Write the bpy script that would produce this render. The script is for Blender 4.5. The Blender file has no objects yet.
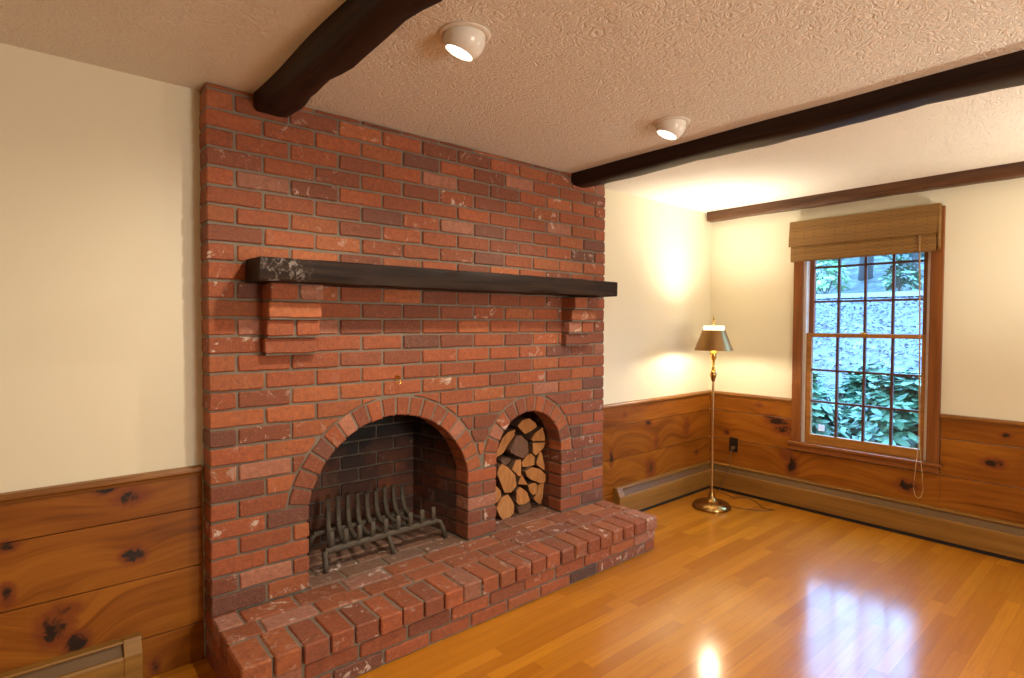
import bpy, bmesh, math, random
from mathutils import Vector, Matrix
R = random.Random(7)
SC = bpy.context.scene
COL = SC.collection
H, W, PW, BL = 2.2, 3.696, 0.112, 2.2525       # ceiling, window wall x, plaster wall y, brick width
HZ = 0.196                                      # hearth top
# ------------------------------------------------------------------ camera, world, light, exposure
cam = bpy.data.cameras.new('camera'); cam.sensor_width = 36; cam.lens = 36 * 564.95 / 1024
cam.clip_start = 0.05; cam.clip_end = 300
co = bpy.data.objects.new('camera', cam); COL.objects.link(co); SC.camera = co
_r = Vector((0.76024051, -0.64963165, 0.00361641)); _u = Vector((0.01541196, 0.0236007, 0.99960266))
_d = Vector((0.64945888, 0.7598827, -0.02795431))
co.matrix_world = Matrix(((_r.x, _u.x, -_d.x, -0.50608), (_r.y, _u.y, -_d.y, -2.3305), (_r.z, _u.z, -_d.z, 1.31469), (0, 0, 0, 1)))
vs = SC.view_settings
vs.view_transform = 'Standard'; vs.look = 'None'; vs.gamma = 1; vs.use_curve_mapping = False; vs.exposure = 0.0
wd = bpy.data.worlds.new('sky'); SC.world = wd; wd.use_nodes = True
wd.node_tree.nodes['Background'].inputs[0].default_value = (0.21, 0.51, 1.0, 1)
_bg = wd.node_tree.nodes['Background']; _n = wd.node_tree.nodes.new
_tc = _n('ShaderNodeTexCoord'); _sx = _n('ShaderNodeSeparateXYZ'); _mr = _n('ShaderNodeMapRange')      # overcast sky, brighter overhead
wd.node_tree.links.new(_tc.outputs['Generated'], _sx.inputs[0]); wd.node_tree.links.new(_sx.outputs[2], _mr.inputs[0])
for _i, _v in ((1, .08), (2, .40), (3, 3.3), (4, 17.0)): _mr.inputs[_i].default_value = _v
wd.node_tree.links.new(_mr.outputs[0], _bg.inputs[1])

def light(name, kind, loc, power, color, target=None, **kw):
    l = bpy.data.lights.new(name, kind); l.energy = power; l.color = color
    for k, v in kw.items(): setattr(l, k, v)
    o = bpy.data.objects.new(name, l); COL.objects.link(o); o.location = loc
    if target is not None:
        o.rotation_euler = (Vector(target) - Vector(loc)).to_track_quat('-Z', 'Y').to_euler()
    return o
WARM = (1.0, 0.89, 0.72)
light('room_rear_light', 'AREA', (1.1, -4.3, 1.15), 52, (1.0, 0.94, 0.84), (0.5, 0, 1.15), shape='RECTANGLE', size=0.7, size_y=0.6)  # unseen broad source behind the camera; no window is built there
light('added_room_fill', 'AREA', (1.6, -3.2, 2.12), 30, WARM, (1.6, -3.2, 0), shape='DISK', size=0.3)  # added overhead fill behind the camera, no fixture known here
light('added_room_fill', 'AREA', (-1.6, -2.8, 2.12), 5, WARM, (-1.6, -2.4, 0), shape='DISK', size=0.3)  # weaker added fill on the left, likewise without a fixture
light('added_ceiling_uplight', 'SPOT', (3.05, -2.7, 1.25), 72, (1.0, .93, .80), (3.0, -2.2, 2.2), spot_size=math.radians(165), spot_blend=.9, shadow_soft_size=.08)  # added unseen uplight to brighten the ceiling of the window bay

# ------------------------------------------------------------------ mesh helpers
class MB:
    def __init__(s): s.v = []; s.f = []; s.c = []; s.m = []
    def add(s, vs_, fs, col=(1, 1, 1, 0), mi=0):
        o = len(s.v); s.v += [tuple(p) for p in vs_]
        for f in fs: s.f.append([i + o for i in f]); s.c.append(col); s.m.append(mi)
    def box(s, x0, x1, y0, y1, z0, z1, col=(1, 1, 1, 0), mi=0):
        x0, x1 = sorted((x0, x1)); y0, y1 = sorted((y0, y1)); z0, z1 = sorted((z0, z1))
        s.add([(x0, y0, z0), (x1, y0, z0), (x1, y1, z0), (x0, y1, z0), (x0, y0, z1), (x1, y0, z1), (x1, y1, z1), (x0, y1, z1)],
              [(0, 3, 2, 1), (4, 5, 6, 7), (0, 1, 5, 4), (1, 2, 6, 5), (2, 3, 7, 6), (3, 0, 4, 7)], col, mi)
    def prism(s, prof, a, b, mk, col=(1, 1, 1, 0), mi=0):
        """profile (list of 2d) swept from a to b; mk(p, q, t) -> xyz"""
        n = len(prof)
        s.add([mk(p, q, a) for p, q in prof] + [mk(p, q, b) for p, q in prof],
              [(i, (i + 1) % n, n + (i + 1) % n, n + i) for i in range(n)] + [tuple(range(n))[::-1], tuple(range(n, 2 * n))], col, mi)
    def lathe(s, prof, c=(0, 0, 0), n=32, axis=None, closed=False, mi=0):
        q = Vector((0, 0, 1)).rotation_difference(Vector(axis)) if axis is not None else None
        vs_ = []
        for r, z in prof:
            for k in range(n):
                a = 2 * math.pi * k / n; p = Vector((r * math.cos(a), r * math.sin(a), z))
                if q: p = q @ p
                vs_.append(p + Vector(c))
        fs = []; m = len(prof)
        for i in range(m if closed else m - 1):
            j = (i + 1) % m
            for k in range(n):
                l = (k + 1) % n; fs.append((i * n + k, i * n + l, j * n + l, j * n + k))
        if not closed:
            if prof[0][0] > 1e-6: fs.append(tuple(range(n))[::-1])
            if prof[-1][0] > 1e-6: fs.append(tuple(range((m - 1) * n, m * n)))
        s.add(vs_, fs, mi=mi)
    def tube(s, pts, r, n=8, flat=None, up=(0, 0, 1)):
        """round (or flat = second radius) bar along pts; r may be a list"""
        pts = [Vector(p) for p in pts]; vs_ = []; m = len(pts)
        for i, p in enumerate(pts):
            t = (pts[min(i + 1, m - 1)] - pts[max(i - 1, 0)]).normalized()
            a = t.cross(Vector(up))
            if a.length < 1e-3: a = t.cross(Vector((1, 0, 0.01)))
            a.normalize(); b = a.cross(t)
            ra = r[i] if isinstance(r, (list, tuple)) else r
            rb = ra if flat is None else flat
            for k in range(n):
                w_ = 2 * math.pi * (k + .5) / n
                vs_.append(p + a * ra * math.cos(w_) + b * rb * math.sin(w_))
        fs = [(i * n + k, i * n + (k + 1) % n, (i + 1) * n + (k + 1) % n, (i + 1) * n + k) for i in range(m - 1) for k in range(n)]
        fs += [tuple(range(n))[::-1], tuple(range((m - 1) * n, m * n))]
        s.add(vs_, fs)
WL = {}
def setp(o, label=None, cat=None, group=None, kind=None):
    for k, v in (('label', label), ('category', cat), ('group', group), ('kind', kind)):
        if v: o[k] = v
    return o
def empty(name, loc, label=None, cat=None, group=None, kind=None):
    o = bpy.data.objects.new(name, None); COL.objects.link(o); o.location = loc; o.empty_display_size = .1
    WL[o] = Vector(loc); return setp(o, label, cat, group, kind)
def obj(name, mb, mats, parent=None, loc=None, bevel=0, smooth=False, label=None, cat=None, group=None, kind=None, seg=2, angle=None):
    """link mb as ONE mesh object; vertices are given in world space"""
    base = WL[parent] if parent else (Vector(loc) if loc is not None else Vector((0, 0, 0)))
    me = bpy.data.meshes.new(name)
    me.from_pydata([tuple(Vector(p) - base) for p in mb.v], [], mb.f)
    for m in (mats if isinstance(mats, (list, tuple)) else [mats]): me.materials.append(m)
    at = me.color_attributes.new('tint', 'FLOAT_COLOR', 'CORNER'); data = []
    for p in me.polygons:
        p.material_index = mb.m[p.index]; p.use_smooth = smooth
        for _ in p.loop_indices: data += list(mb.c[p.index])
    at.data.foreach_set('color', data)
    bm = bmesh.new(); bm.from_mesh(me); bmesh.ops.recalc_face_normals(bm, faces=bm.faces); bm.to_mesh(me); bm.free()
    if smooth and angle: me.set_sharp_from_angle(angle=math.radians(angle))
    o = bpy.data.objects.new(name, me); COL.objects.link(o)
    if parent: o.parent = parent
    else: o.location = base
    WL[o] = base
    if bevel:
        b = o.modifiers.new('bevel', 'BEVEL'); b.width = bevel; b.segments = seg; b.limit_method = 'ANGLE'
    return setp(o, label, cat, group, kind)

# ------------------------------------------------------------------ material helpers
class NT:
    def __init__(s, name):
        s.mat = bpy.data.materials.new(name); s.mat.use_nodes = True; s.t = s.mat.node_tree
        s.b = s.t.nodes['Principled BSDF']; s.out = s.t.nodes['Material Output']
    def n(s, typ, ins=(), out=0, **kw):
        nd = s.t.nodes.new('ShaderNode' + typ)
        for k, v in kw.items(): setattr(nd, k, v)
        for k, v in (ins.items() if isinstance(ins, dict) else enumerate(ins)):
            if v is None: continue
            if hasattr(v, 'links') or isinstance(v, bpy.types.NodeSocket): s.t.links.new(v, nd.inputs[k])
            else: nd.inputs[k].default_value = v
        return nd.outputs[out]
    def m(s, op, a, b=None, c=None, clamp=False): return s.n('Math', [a, b, c], operation=op, use_clamp=clamp)
    def pos(s): return s.n('NewGeometry', out='Position')
    def sep(s, v): 
        nd = s.t.nodes.new('ShaderNodeSeparateXYZ'); s.t.links.new(v, nd.inputs[0]); return nd.outputs
    def comb(s, x, y, z): return s.n('CombineXYZ', [x, y, z])
    def noise(s, v, scale, detail=3, rough=.5, dist=0, out=0): return s.n('TexNoise', {'Vector': v, 'Scale': scale, 'Detail': detail, 'Roughness': rough, 'Distortion': dist}, out=out)
    def ramp(s, f, stops):
        nd = s.t.nodes.new('ShaderNodeValToRGB'); s.t.links.new(f, nd.inputs[0]); e = nd.color_ramp.elements
        while len(e) < len(stops): e.new(.5)
        for el, (p, c) in zip(e, stops): el.position = p; el.color = (c if len(c) == 4 else (*c, 1)) if not isinstance(c, (int, float)) else (c, c, c, 1)
        return nd.outputs[0]
    def mix(s, f, a, b, mode='MIX'):
        nd = s.t.nodes.new('ShaderNodeMix'); nd.data_type = 'RGBA'; nd.blend_type = mode
        for sock, v in ((nd.inputs[0], f), (nd.inputs[6], a), (nd.inputs[7], b)):
            if isinstance(v, bpy.types.NodeSocket): s.t.links.new(v, sock)
            elif isinstance(v, (int, float)): sock.default_value = v
            else: sock.default_value = v if len(v) == 4 else (*v, 1)
        return nd.outputs[2]
    def attr(s, out='Color'): return s.n('Attribute', out=out, attribute_name='tint')
    def set(s, **kw):
        for k, v in kw.items():
            k = k.replace('_', ' ')
            if isinstance(v, bpy.types.NodeSocket): s.t.links.new(v, s.b.inputs[k])
            else: s.b.inputs[k].default_value = v if not (isinstance(v, tuple) and len(v) == 3) else (*v, 1)
        return s
    def bump(s, h, strength=.3, dist=.01): s.set(Normal=s.n('Bump', {'Strength': strength, 'Distance': dist, 'Height': h})); return s
def plain(name, col, rough=.5, metal=0, var=.12, scale=30, spec=None):
    t = NT(name); f = t.noise(t.pos(), scale, 4)
    t.set(Base_Color=t.mix(f, tuple(c * (1 - var) for c in col), tuple(min(1, c * (1 + var)) for c in col)), Roughness=rough, Metallic=metal)
    if spec is not None: t.set(Specular_IOR_Level=spec)
    return t.mat
def mk_plaster():
    t = NT('cream_paint'); t.set(Base_Color=t.mix(t.noise(t.pos(), 2, 3), (.78, .72, .53), (.81, .75, .57)), Roughness=.6)
    return t.bump(t.noise(t.pos(), 160, 2), .05, .002).mat
def mk_ceiling():
    t = NT('swirled_ceiling_plaster'); p = t.pos()
    a = t.noise(p, 22, 3, .55, 2.2); b = t.noise(p, 55, 3, .6, 1.2)
    ridge = t.m('ABSOLUTE', t.m('SUBTRACT', a, .5)); ridge = t.m('SUBTRACT', .5, t.m('MULTIPLY', ridge, 4, clamp=True))
    h = t.m('ADD', ridge, t.m('MULTIPLY', b, .5))
    t.set(Base_Color=t.mix(t.noise(p, 3, 2), (.78, .73, .63), (.82, .77, .67)), Roughness=.75)
    return t.bump(h, .55, .008).mat
def mk_brick(name, soot=0.0):
    t = NT(name); p = t.pos(); c = t.attr(); al = t.attr('Alpha')
    mott = t.noise(p, 45, 5, .65); fine = t.noise(p, 190, 3, .6)
    c = t.mix(t.m('MULTIPLY', t.ramp(mott, [(.35, 0), (.7, 1)]), .55), c, (.10, .032, .022))
    c = t.mix(t.m('MULTIPLY', t.ramp(fine, [(.45, 0), (.75, 1)]), .35), c, (.50, .19, .10))
    chip = t.ramp(t.noise(p, 17, 5, .72, .6), [(.575, 0), (.64, 1)])
    c = t.mix(t.m('MULTIPLY', chip, al), c, (.58, .45, .36))
    if soot:
        s = t.ramp(t.noise(p, 4.5, 4, .6), [(.30, .15), (.56, 1)])
        zz = t.sep(p)[2]; up = t.n('MapRange', {0: zz, 1: .22, 2: .68, 3: .45, 4: 1.0})
        s = t.m('MAXIMUM', t.m('MULTIPLY', s, up), t.n('MapRange', {0: zz, 1: .42, 2: .74, 3: 0.0, 4: 1.0}))
        c = t.mix(t.m('MULTIPLY', s, soot, clamp=True), c, (.012, .011, .011))
    t.set(Base_Color=c, Roughness=.78)
    return t.bump(t.m('ADD', mott, t.m('MULTIPLY', fine, .6)), .45, .004).mat
def mk_mortar(name, c0=(.145, .115, .085), c1=(.25, .205, .155)):
    t = NT(name); p = t.pos(); n = t.noise(p, 120, 4, .7)
    t.set(Base_Color=t.mix(t.noise(p, 14, 3), c0, c1), Roughness=.9)
    return t.bump(n, .5, .003).mat
def mk_planks(name, axis, knots, ks_=1.0):
    t = NT(name); p = t.sep(t.pos()); s, z = p[axis], p[2]; rnd = t.sep(t.attr())[0]
    wob = t.m('MULTIPLY', t.m('SUBTRACT', t.noise(t.pos(), 20, 4, .65, .8), .5), 2.6)
    dark = None; warp = None; halo = None
    for ks, kz, a, b, st in knots:
        a, b = a * ks_, b * ks_
        dx = t.m('DIVIDE', t.m('SUBTRACT', s, ks), a); dz = t.m('DIVIDE', t.m('SUBTRACT', z, kz), b)
        d2 = t.m('ADD', t.m('MULTIPLY', dx, dx), t.m('MULTIPLY', dz, dz))
        g = t.m('EXPONENT', t.m('MULTIPLY', t.m('MAXIMUM', t.m('ADD', d2, wob), 0), -1.2))
        w = t.m('EXPONENT', t.m('MULTIPLY', d2, -.16))
        g = t.m('MULTIPLY', g, st); w = t.m('MULTIPLY', w, b)
        dark = g if dark is None else t.m('MAXIMUM', dark, g)
        warp = w if warp is None else t.m('ADD', warp, w)
    zz = t.m('ADD', z, t.m('MULTIPLY', warp, 1.1))
    off = t.m('MULTIPLY', rnd, 9.0)
    v = t.comb(t.m('MULTIPLY', s, 1.6), t.m('MULTIPLY', zz, 26), off)
    gr = t.noise(v, 1.0, 5, .6, .5)
    v2 = t.comb(t.m('MULTIPLY', s, 4), t.m('MULTIPLY', zz, 150), off); fine = t.noise(v2, 1, 3)
    big = t.noise(t.comb(t.m('MULTIPLY', s, 2.2), t.m('MULTIPLY', z, 5), off), 1, 2)
    f = t.m('ADD', t.m('ADD', t.m('MULTIPLY', gr, .65), t.m('MULTIPLY', fine, .15)), t.m('MULTIPLY', big, .3))
    c = t.ramp(f, [(.34, (.095, .025, .002)), (.5, (.235, .070, .005)), (.68, (.335, .116, .010))])
    c = t.mix(t.m('MULTIPLY', t.m('SUBTRACT', rnd, .2), .5, clamp=True), c, (.12, .036, .004))
    c = t.mix(t.m('MULTIPLY', t.ramp(dark, [(.06, 0), (.30, 1)]), .75), c, (.17, .036, .010))
    c = t.mix(t.ramp(dark, [(.42, 0), (.72, 1)]), c, (.022, .011, .007))
    t.set(Base_Color=c, Roughness=.40, Specular_IOR_Level=.3)
    return t.bump(gr, .08, .004).mat
def mk_wood(name, c0, c1, axis=0, rough=.4, stretch=1.6, fine=40, spec=.4):
    t = NT(name); p = list(t.sep(t.pos())); q = [t.m('MULTIPLY', p[i], stretch if i == axis else fine) for i in range(3)]
    g = t.noise(t.comb(*q), 1, 5, .6, .4); t.set(Base_Color=t.mix(t.ramp(g, [(.3, 0), (.7, 1)]), c0, c1), Roughness=rough, Specular_IOR_Level=spec)
    return t.bump(g, .15, .004).mat
def mk_floor():
    t = NT('oak_strip_floor'); p = t.sep(t.pos()); x, y = p[0], p[1]; bw = .0575
    row = t.m('FLOOR', t.m('DIVIDE', y, bw)); fy = t.m('FRACT', t.m('DIVIDE', y, bw))
    ro = t.n('TexWhiteNoise', {'W': row}, noise_dimensions='1D')
    ln = t.m('ADD', .55, t.m('MULTIPLY', t.n('TexWhiteNoise', {'W': t.m('ADD', row, 57.3)}, noise_dimensions='1D'), .55))
    xx = t.m('DIVIDE', t.m('ADD', x, t.m('MULTIPLY', ro, 3)), ln); bid = t.m('FLOOR', xx); fx = t.m('FRACT', xx)
    rnd = t.n('TexWhiteNoise', {'Vector': t.comb(row, bid, 3.7)})
    seam_y = t.m('LESS_THAN', t.m('MINIMUM', fy, t.m('SUBTRACT', 1, fy)), .012)
    seam_x = t.m('LESS_THAN', t.m('MULTIPLY', t.m('MINIMUM', fx, t.m('SUBTRACT', 1, fx)), ln), .0009)
    seam = t.m('MAXIMUM', seam_y, seam_x)
    g = t.noise(t.comb(t.m('MULTIPLY', x, 2.5), t.m('MULTIPLY', y, 70), t.m('MULTIPLY', rnd, 20)), 1, 5, .6, .7)
    c = t.mix(rnd, (.41, .138, .006), (.58, .225, .013))
    c = t.mix(t.m('MULTIPLY', t.ramp(g, [(.45, 0), (.72, 1)]), .4), c, (.30, .095, .012))
    c = t.mix(t.m('MULTIPLY', seam, .4), c, (.10, .03, .006))
    t.set(Base_Color=c, Roughness=t.m('ADD', .42, t.m('MULTIPLY', t.noise(t.pos(), 9, 3), .16)), Specular_IOR_Level=.1, Coat_Weight=1.0, Coat_Roughness=t.m('ADD', .10, t.m('MULTIPLY', t.noise(t.pos(), 6, 3), .12)), Coat_IOR=1.52)
    wav = t.m('ADD', t.m('MULTIPLY', t.noise(t.pos(), 7, 2), .5), t.m('ADD', t.m('MULTIPLY', g, .10), t.m('MULTIPLY', rnd, .12)))
    return t.bump(t.m('SUBTRACT', wav, t.m('MULTIPLY', seam, .3)), .35, .006).mat
def mk_bamboo():
    t = NT('woven_bamboo'); p = t.sep(t.pos()); y, z = p[1], p[2]
    sl = t.m('FRACT', t.m('MULTIPLY', z, 160)); row = t.m('FLOOR', t.m('MULTIPLY', z, 160))
    rnd = t.n('TexWhiteNoise', {'W': row}, noise_dimensions='1D')
    th = t.m('LESS_THAN', t.m('FRACT', t.m('MULTIPLY', y, 15.5)), .085)
    tex = t.noise(t.comb(t.m('MULTIPLY', y, 9), t.m('MULTIPLY', z, 160), 0), 1, 3)
    c = t.mix(t.m('ADD', t.m('MULTIPLY', rnd, .55), t.m('MULTIPLY', tex, .45)), (.155, .070, .011), (.29, .148, .030))
    c = t.mix(t.m('MULTIPLY', t.m('LESS_THAN', sl, .2), .5), c, (.12, .055, .012))
    alt = t.m('LESS_THAN', t.m('FRACT', t.m('ADD', t.m('MULTIPLY', z, 42), t.m('MULTIPLY', y, 7.7))), .5)
    c = t.mix(t.m('MULTIPLY', th, .85), c, t.mix(alt, (.26, .14, .035), (.09, .045, .012)))
    t.set(Base_Color=c, Roughness=.6)
    return t.bump(t.m('ADD', sl, t.m('MULTIPLY', th, .6)), .35, .002).mat
def mk_emit(name, col, st):
    t = NT(name); t.set(Base_Color=col, Emission_Color=col, Emission_Strength=st, Roughness=.4); return t.mat
def mk_glass():
    t = NT('window_glass'); tr = t.n('BsdfTransparent'); gl = t.n('BsdfGlossy', {'Roughness': .02})
    mx = t.n('MixShader', [.05, tr, gl]); t.t.links.new(mx, t.out.inputs[0]); return t.mat
def mk_leaf(name, c0, c1, rough=.4):
    t = NT(name); r = t.sep(t.attr())[0]
    t.set(Base_Color=t.mix(r, c0, c1), Roughness=rough); return t.mat

PLASTER = mk_plaster(); CEIL = mk_ceiling(); FLOOR = mk_floor()
BRICK = mk_brick('red_brick'); SOOTBRICK = mk_brick('sooty_firebrick', 1.0)
MORTAR = mk_mortar('grey_mortar'); SOOTMORTAR = mk_mortar('sooty_mortar', (.03, .026, .022), (.20, .165, .13))
KL = [(-.311, .728, .040, .022, 1), (-.235, .682, .060, .032, .74), (-.231, .469, .040, .030, 1), (-.458, .275, .055, .065, .74), (-.40, .205, .036, .046, 1), (-.43, .33, .05, .03, .6), (-.574, .429, .022, .04, .9), (-.171, .035, .02, .03, .8), (-.572, .589, .03, .02, .8), (-1.3, .5, .03, .02, 1), (-2.0, .25, .03, .02, 1)]
KB = [(2.588, .69, .022, .018, .55), (2.857, .60, .034, .018, .95), (2.452, .41, .016, .05, .85), (2.892, .27, .05, .06, .60), (2.961, .45, .03, .04, .5), (3.35, .52, .04, .05, .5), (3.5, .3, .03, .02, .6)]
KW = [(-.309, .70, .024, .012, .75), (-.50, .545, .06, .03, 1), (-.45, .595, .07, .025, .9), (-.40, .62, .05, .018, .7), (-.047, .457, .025, .018, .6), (-.56, .29, .032, .055, .95), (-.52, .36, .035, .035, .8), (-1.733, .690, .022, .012, .85), (-1.675, .521, .04, .022, .9), (-1.266, .30, .05, .032, .8), (-2.3, .5, .03, .02, 1)]
PINE_L = mk_planks('knotty_pine_left', 0, KL); PINE_B = mk_planks('knotty_pine_back', 0, KB, 1.3); PINE_W = mk_planks('knotty_pine_window', 1, KW, 1.35)
TRIMX = mk_wood('pine_moulding_x', (.17, .062, .012), (.36, .155, .032), 0, .35); TRIMY = mk_wood('pine_moulding_y', (.15, .052, .010), (.34, .140, .028), 1, .35)
CASING = mk_wood('stained_casing', (.15, .045, .010), (.27, .092, .02), 2, .35); STOOL = mk_wood('stained_sill', (.16, .05, .012), (.30, .105, .024), 1, .28)
SASHM = mk_wood('honey_sash', (.26, .10, .018), (.42, .18, .036), 1, .35)
MUNT = plain('dark_muntin', (.085, .032, .018), .45)
HEATX = mk_wood('heater_wood_x', (.185, .084, .014), (.32, .158, .032), 0, .38, 1.2, 30); HEATY = mk_wood('heater_wood_y', (.18, .08, .013), (.31, .150, .030), 1, .38, 1.2, 30)
LOUVER = plain('heater_slot_shade', (.135, .070, .020), .6); GAPM = plain('gap_shade_black', (.012, .009, .007), .8)  # louver darkened for its shaded recess; gap black stands in for shade
BEAM = mk_wood('hewn_dark_beam', (.010, .0045, .0028), (.034, .015, .0085), 1, .5, 1.5, 35, .2)
BEAMF = mk_wood('hewn_brown_beam', (.045, .018, .007), (.125, .050, .018), 1, .45, 2.5, 30)
def mk_mantel():
    t = NT('dark_mantel_wood'); p = t.sep(t.pos()); g = t.noise(t.comb(t.m('MULTIPLY', p[0], 2), t.m('MULTIPLY', p[1], 45), t.m('MULTIPLY', p[2], 45)), 1, 5, .6, .4)
    c = t.mix(t.ramp(g, [(.3, 0), (.7, 1)]), (.010, .006, .0045), (.036, .019, .012))
    d = t.n('VectorMath', [t.pos(), (.215, -.194, 1.515)], operation='DISTANCE', out='Value')         # worn pale patch at the left end
    w = t.m('MULTIPLY', t.n('MapRange', {0: d, 1: .11, 2: .04, 3: 0., 4: 1.}), t.ramp(t.noise(t.pos(), 38, 4, .7, .8), [(.50, 0), (.62, 1)]))
    t.set(Base_Color=t.mix(t.m('MULTIPLY', w, .6), c, (.34, .28, .24)), Roughness=.55, Specular_IOR_Level=.12)
    return t.bump(g, .15, .004).mat
MANTEL = mk_mantel()
BRASS = plain('aged_brass', (.42, .26, .09), .24, 1, .2, 12); SHADEM = plain('bronze_shade_metal', (.36, .205, .075), .42, 1, .15, 14)
POLE = plain('brushed_brass_pole', (.50, .33, .15), .3, 1); GOLD = plain('polished_gold', (.75, .48, .12), .16, 1)
IRON = plain('ash_dusted_iron', (.085, .066, .045), .75, 0, .55, 60)
RINGM = plain('ring_paint', (.74, .67, .57), .45); WHITEM = plain('white_enamel', (.80, .76, .68), .25); VINYL = plain('vinyl_track', (.66, .60, .52), .4)
OUTM = plain('dark_plate', (.014, .009, .007), .35); CORD = plain('brown_cord', (.10, .05, .02), .5); STRING = plain('tan_string', (.48, .30, .14), .7)
BAMBOO = mk_bamboo(); GLASS = mk_glass()
MILK = mk_emit('lit_milk_glass', (1.0, .80, .50), 5.0); BULB = mk_emit('lit_reflector_bulb', (1, .90, .75), 14)
_t = NT('white_decal'); _mx = _t.n('MixShader', [.35, _t.n('BsdfDiffuse', [(.85, .85, .85, 1)]), _t.n('BsdfTranslucent', [(.85, .85, .85, 1)])])
_t.t.links.new(_mx, _t.out.inputs[0]); DECAL = _t.mat
CUT = mk_wood('split_wood_face', (.38, .155, .050), (.54, .26, .095), 2, .8, 12, 45, .1); BARK = plain('bark', (.17, .09, .048), .9, 0, .5, 60)
DARKCUT = mk_wood('weathered_wood_face', (.10, .050, .030), (.19, .095, .055), 2, .8, 12, 45)

# ------------------------------------------------------------------ room shell
XL, YF = -3.2, -4.8
mb = MB(); mb.box(XL, W + .14, YF, PW + .1, -.06, 0); obj('floor', mb, FLOOR, kind='structure')
mb = MB(); mb.box(XL, W + .14, YF, .9, H, H + .1); obj('ceiling', mb, CEIL, kind='structure')
mb = MB(); mb.box(XL, .03, PW, PW + .1, 0, H); obj('wall_back_left', mb, PLASTER, kind='structure')
mb = MB(); mb.box(BL - .03, W + .14, PW, PW + .1, 0, H); obj('wall_back_right', mb, PLASTER, kind='structure')
mb = MB(); mb.box(XL - .1, XL, YF, PW + .1, 0, H); obj('wall_left', mb, PLASTER, kind='structure')
mb = MB(); mb.box(XL, W + .14, YF - .1, YF, 0, H); obj('wall_front', mb, PLASTER, kind='structure')
WY0, WY1, WZ0, WZ1 = -1.36, -.615, .475, 1.98          # rough opening of the window
mb = MB(); X0, X1 = W, W + .14
mb.box(X0, X1, WY1, PW + .1, 0, H); mb.box(X0, X1, YF, WY0, 0, H); mb.box(X0, X1, WY0, WY1, 0, WZ0 - .01); mb.box(X0, X1, WY0, WY1, WZ1, H)
obj('wall_right', mb, PLASTER, kind='structure')

def planks(name, mat, axis, segs, joints, face, sgn):
    """board wainscot: segs = (a, b, zmin, zmax) spans along the wall"""
    mb = MB()
    for z0, z1 in zip(joints, joints[1:]):
        rv = R.random()
        for a, b, lo, hi in segs:
            q0, q1 = max(z0, lo), min(z1, hi)
            if q1 - q0 < .01: continue
            c = (rv, R.random(), R.random(), 1)
            g = .0018
            if axis == 'x': mb.box(a, b, face, face + sgn * .014, q0 + g, q1 - g, c)
            else: mb.box(face, face + sgn * .014, a, b, q0 + g, q1 - g, c)
    if axis == 'x': mb.box(segs[0][0], segs[-1][1], face, face + sgn * .002, joints[0], joints[-1], (.5, 0, 0, 1))
    return obj(name, mb, mat, bevel=.002, kind='structure')
planks('trim_1', PINE_L, 'x', [(XL, -.006, 0, 9)], [0, .150, .376, .60, .728], PW, -1)
planks('trim_2', PINE_B, 'x', [(BL + .006, W - .0135, 0, 9)], [0, .17, .397, .622, .744], PW, -1)
planks('trim_3', PINE_W, 'y', [(YF, -1.43, 0, 9), (-1.43, -.553, 0, .42), (-.553, PW - .0135, 0, 9)], [0, .17, .405, .629, .744], W, -1)
cap = [(0, 0), (.020, 0), (.022, .010), (.031, .016), (.031, .027), (.026, .034), (0, .036)]
def caprail(name, mat, axis, spans, z):
    mb = MB()
    for a, b in spans:
        if axis == 'x': mb.prism(cap, a, b, lambda p, q, t: (t, PW - p, z + q))
        else: mb.prism(cap, a, b, lambda p, q, t: (W - p, t, z + q))
    return obj(name, mb, mat, bevel=.002, kind='structure')
caprail('trim_4', TRIMX, 'x', [(XL, -.006)], .726)
caprail('trim_5', TRIMX, 'x', [(BL + .006, W)], .741)
caprail('trim_6', TRIMY, 'y', [(YF, -1.428), (-.553, PW)], .741)

# ------------------------------------------------------------------ bricks
def tint(dark=0):
    k = R.random()
    if k < .05: c = (.15, .056, .034)
    elif k < .24: c = (.235, .066, .027)
    elif k < .42: c = (.40, .115, .033)
    else: c = (.35, .088, .026)
    if .42 < k < .48: c = (.42, .17, .10)
    j = R.uniform(.72, 1.12); c = tuple(v * j * (1 - dark) for v in c)
    a = R.random(); return (*c, .95 if a < .14 else (.4 if a < .35 else .06))
def offset(poly, d):
    n = len(poly); out = []
    for i in range(n):
        p0, p1, p2 = poly[i - 1], poly[i], poly[(i + 1) % n]
        def nrm(a, b):
            dx, dy = b[0] - a[0], b[1] - a[1]; l = math.hypot(dx, dy) or 1; return (-dy / l, dx / l)
        n1, n2 = nrm(p0, p1), nrm(p1, p2); bx, by = n1[0] + n2[0], n1[1] + n2[1]; l = math.hypot(bx, by) or 1
        k = min(1.4, 1 / max(.5, l / 2)); out.append((p1[0] + bx / l * d * k, p1[1] + by / l * d * k))
    return out
def rect(u0, u1, v0, v1, jit=.0016, step=.04):
    """rounded, slightly ragged counter-clockwise rectangle"""
    ch = .005; pts = []
    def edge(a, b):
        n = max(1, int(math.hypot(b[0] - a[0], b[1] - a[1]) / step))
        for i in range(n + 1): pts.append((a[0] + (b[0] - a[0]) * i / n + R.uniform(-jit, jit), a[1] + (b[1] - a[1]) * i / n + R.uniform(-jit, jit)))
    edge((u0 + ch, v0), (u1 - ch, v0)); edge((u1, v0 + ch), (u1, v1 - ch)); edge((u1 - ch, v1), (u0 + ch, v1)); edge((u0, v1 - ch), (u0, v0 + ch))
    return pts
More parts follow.
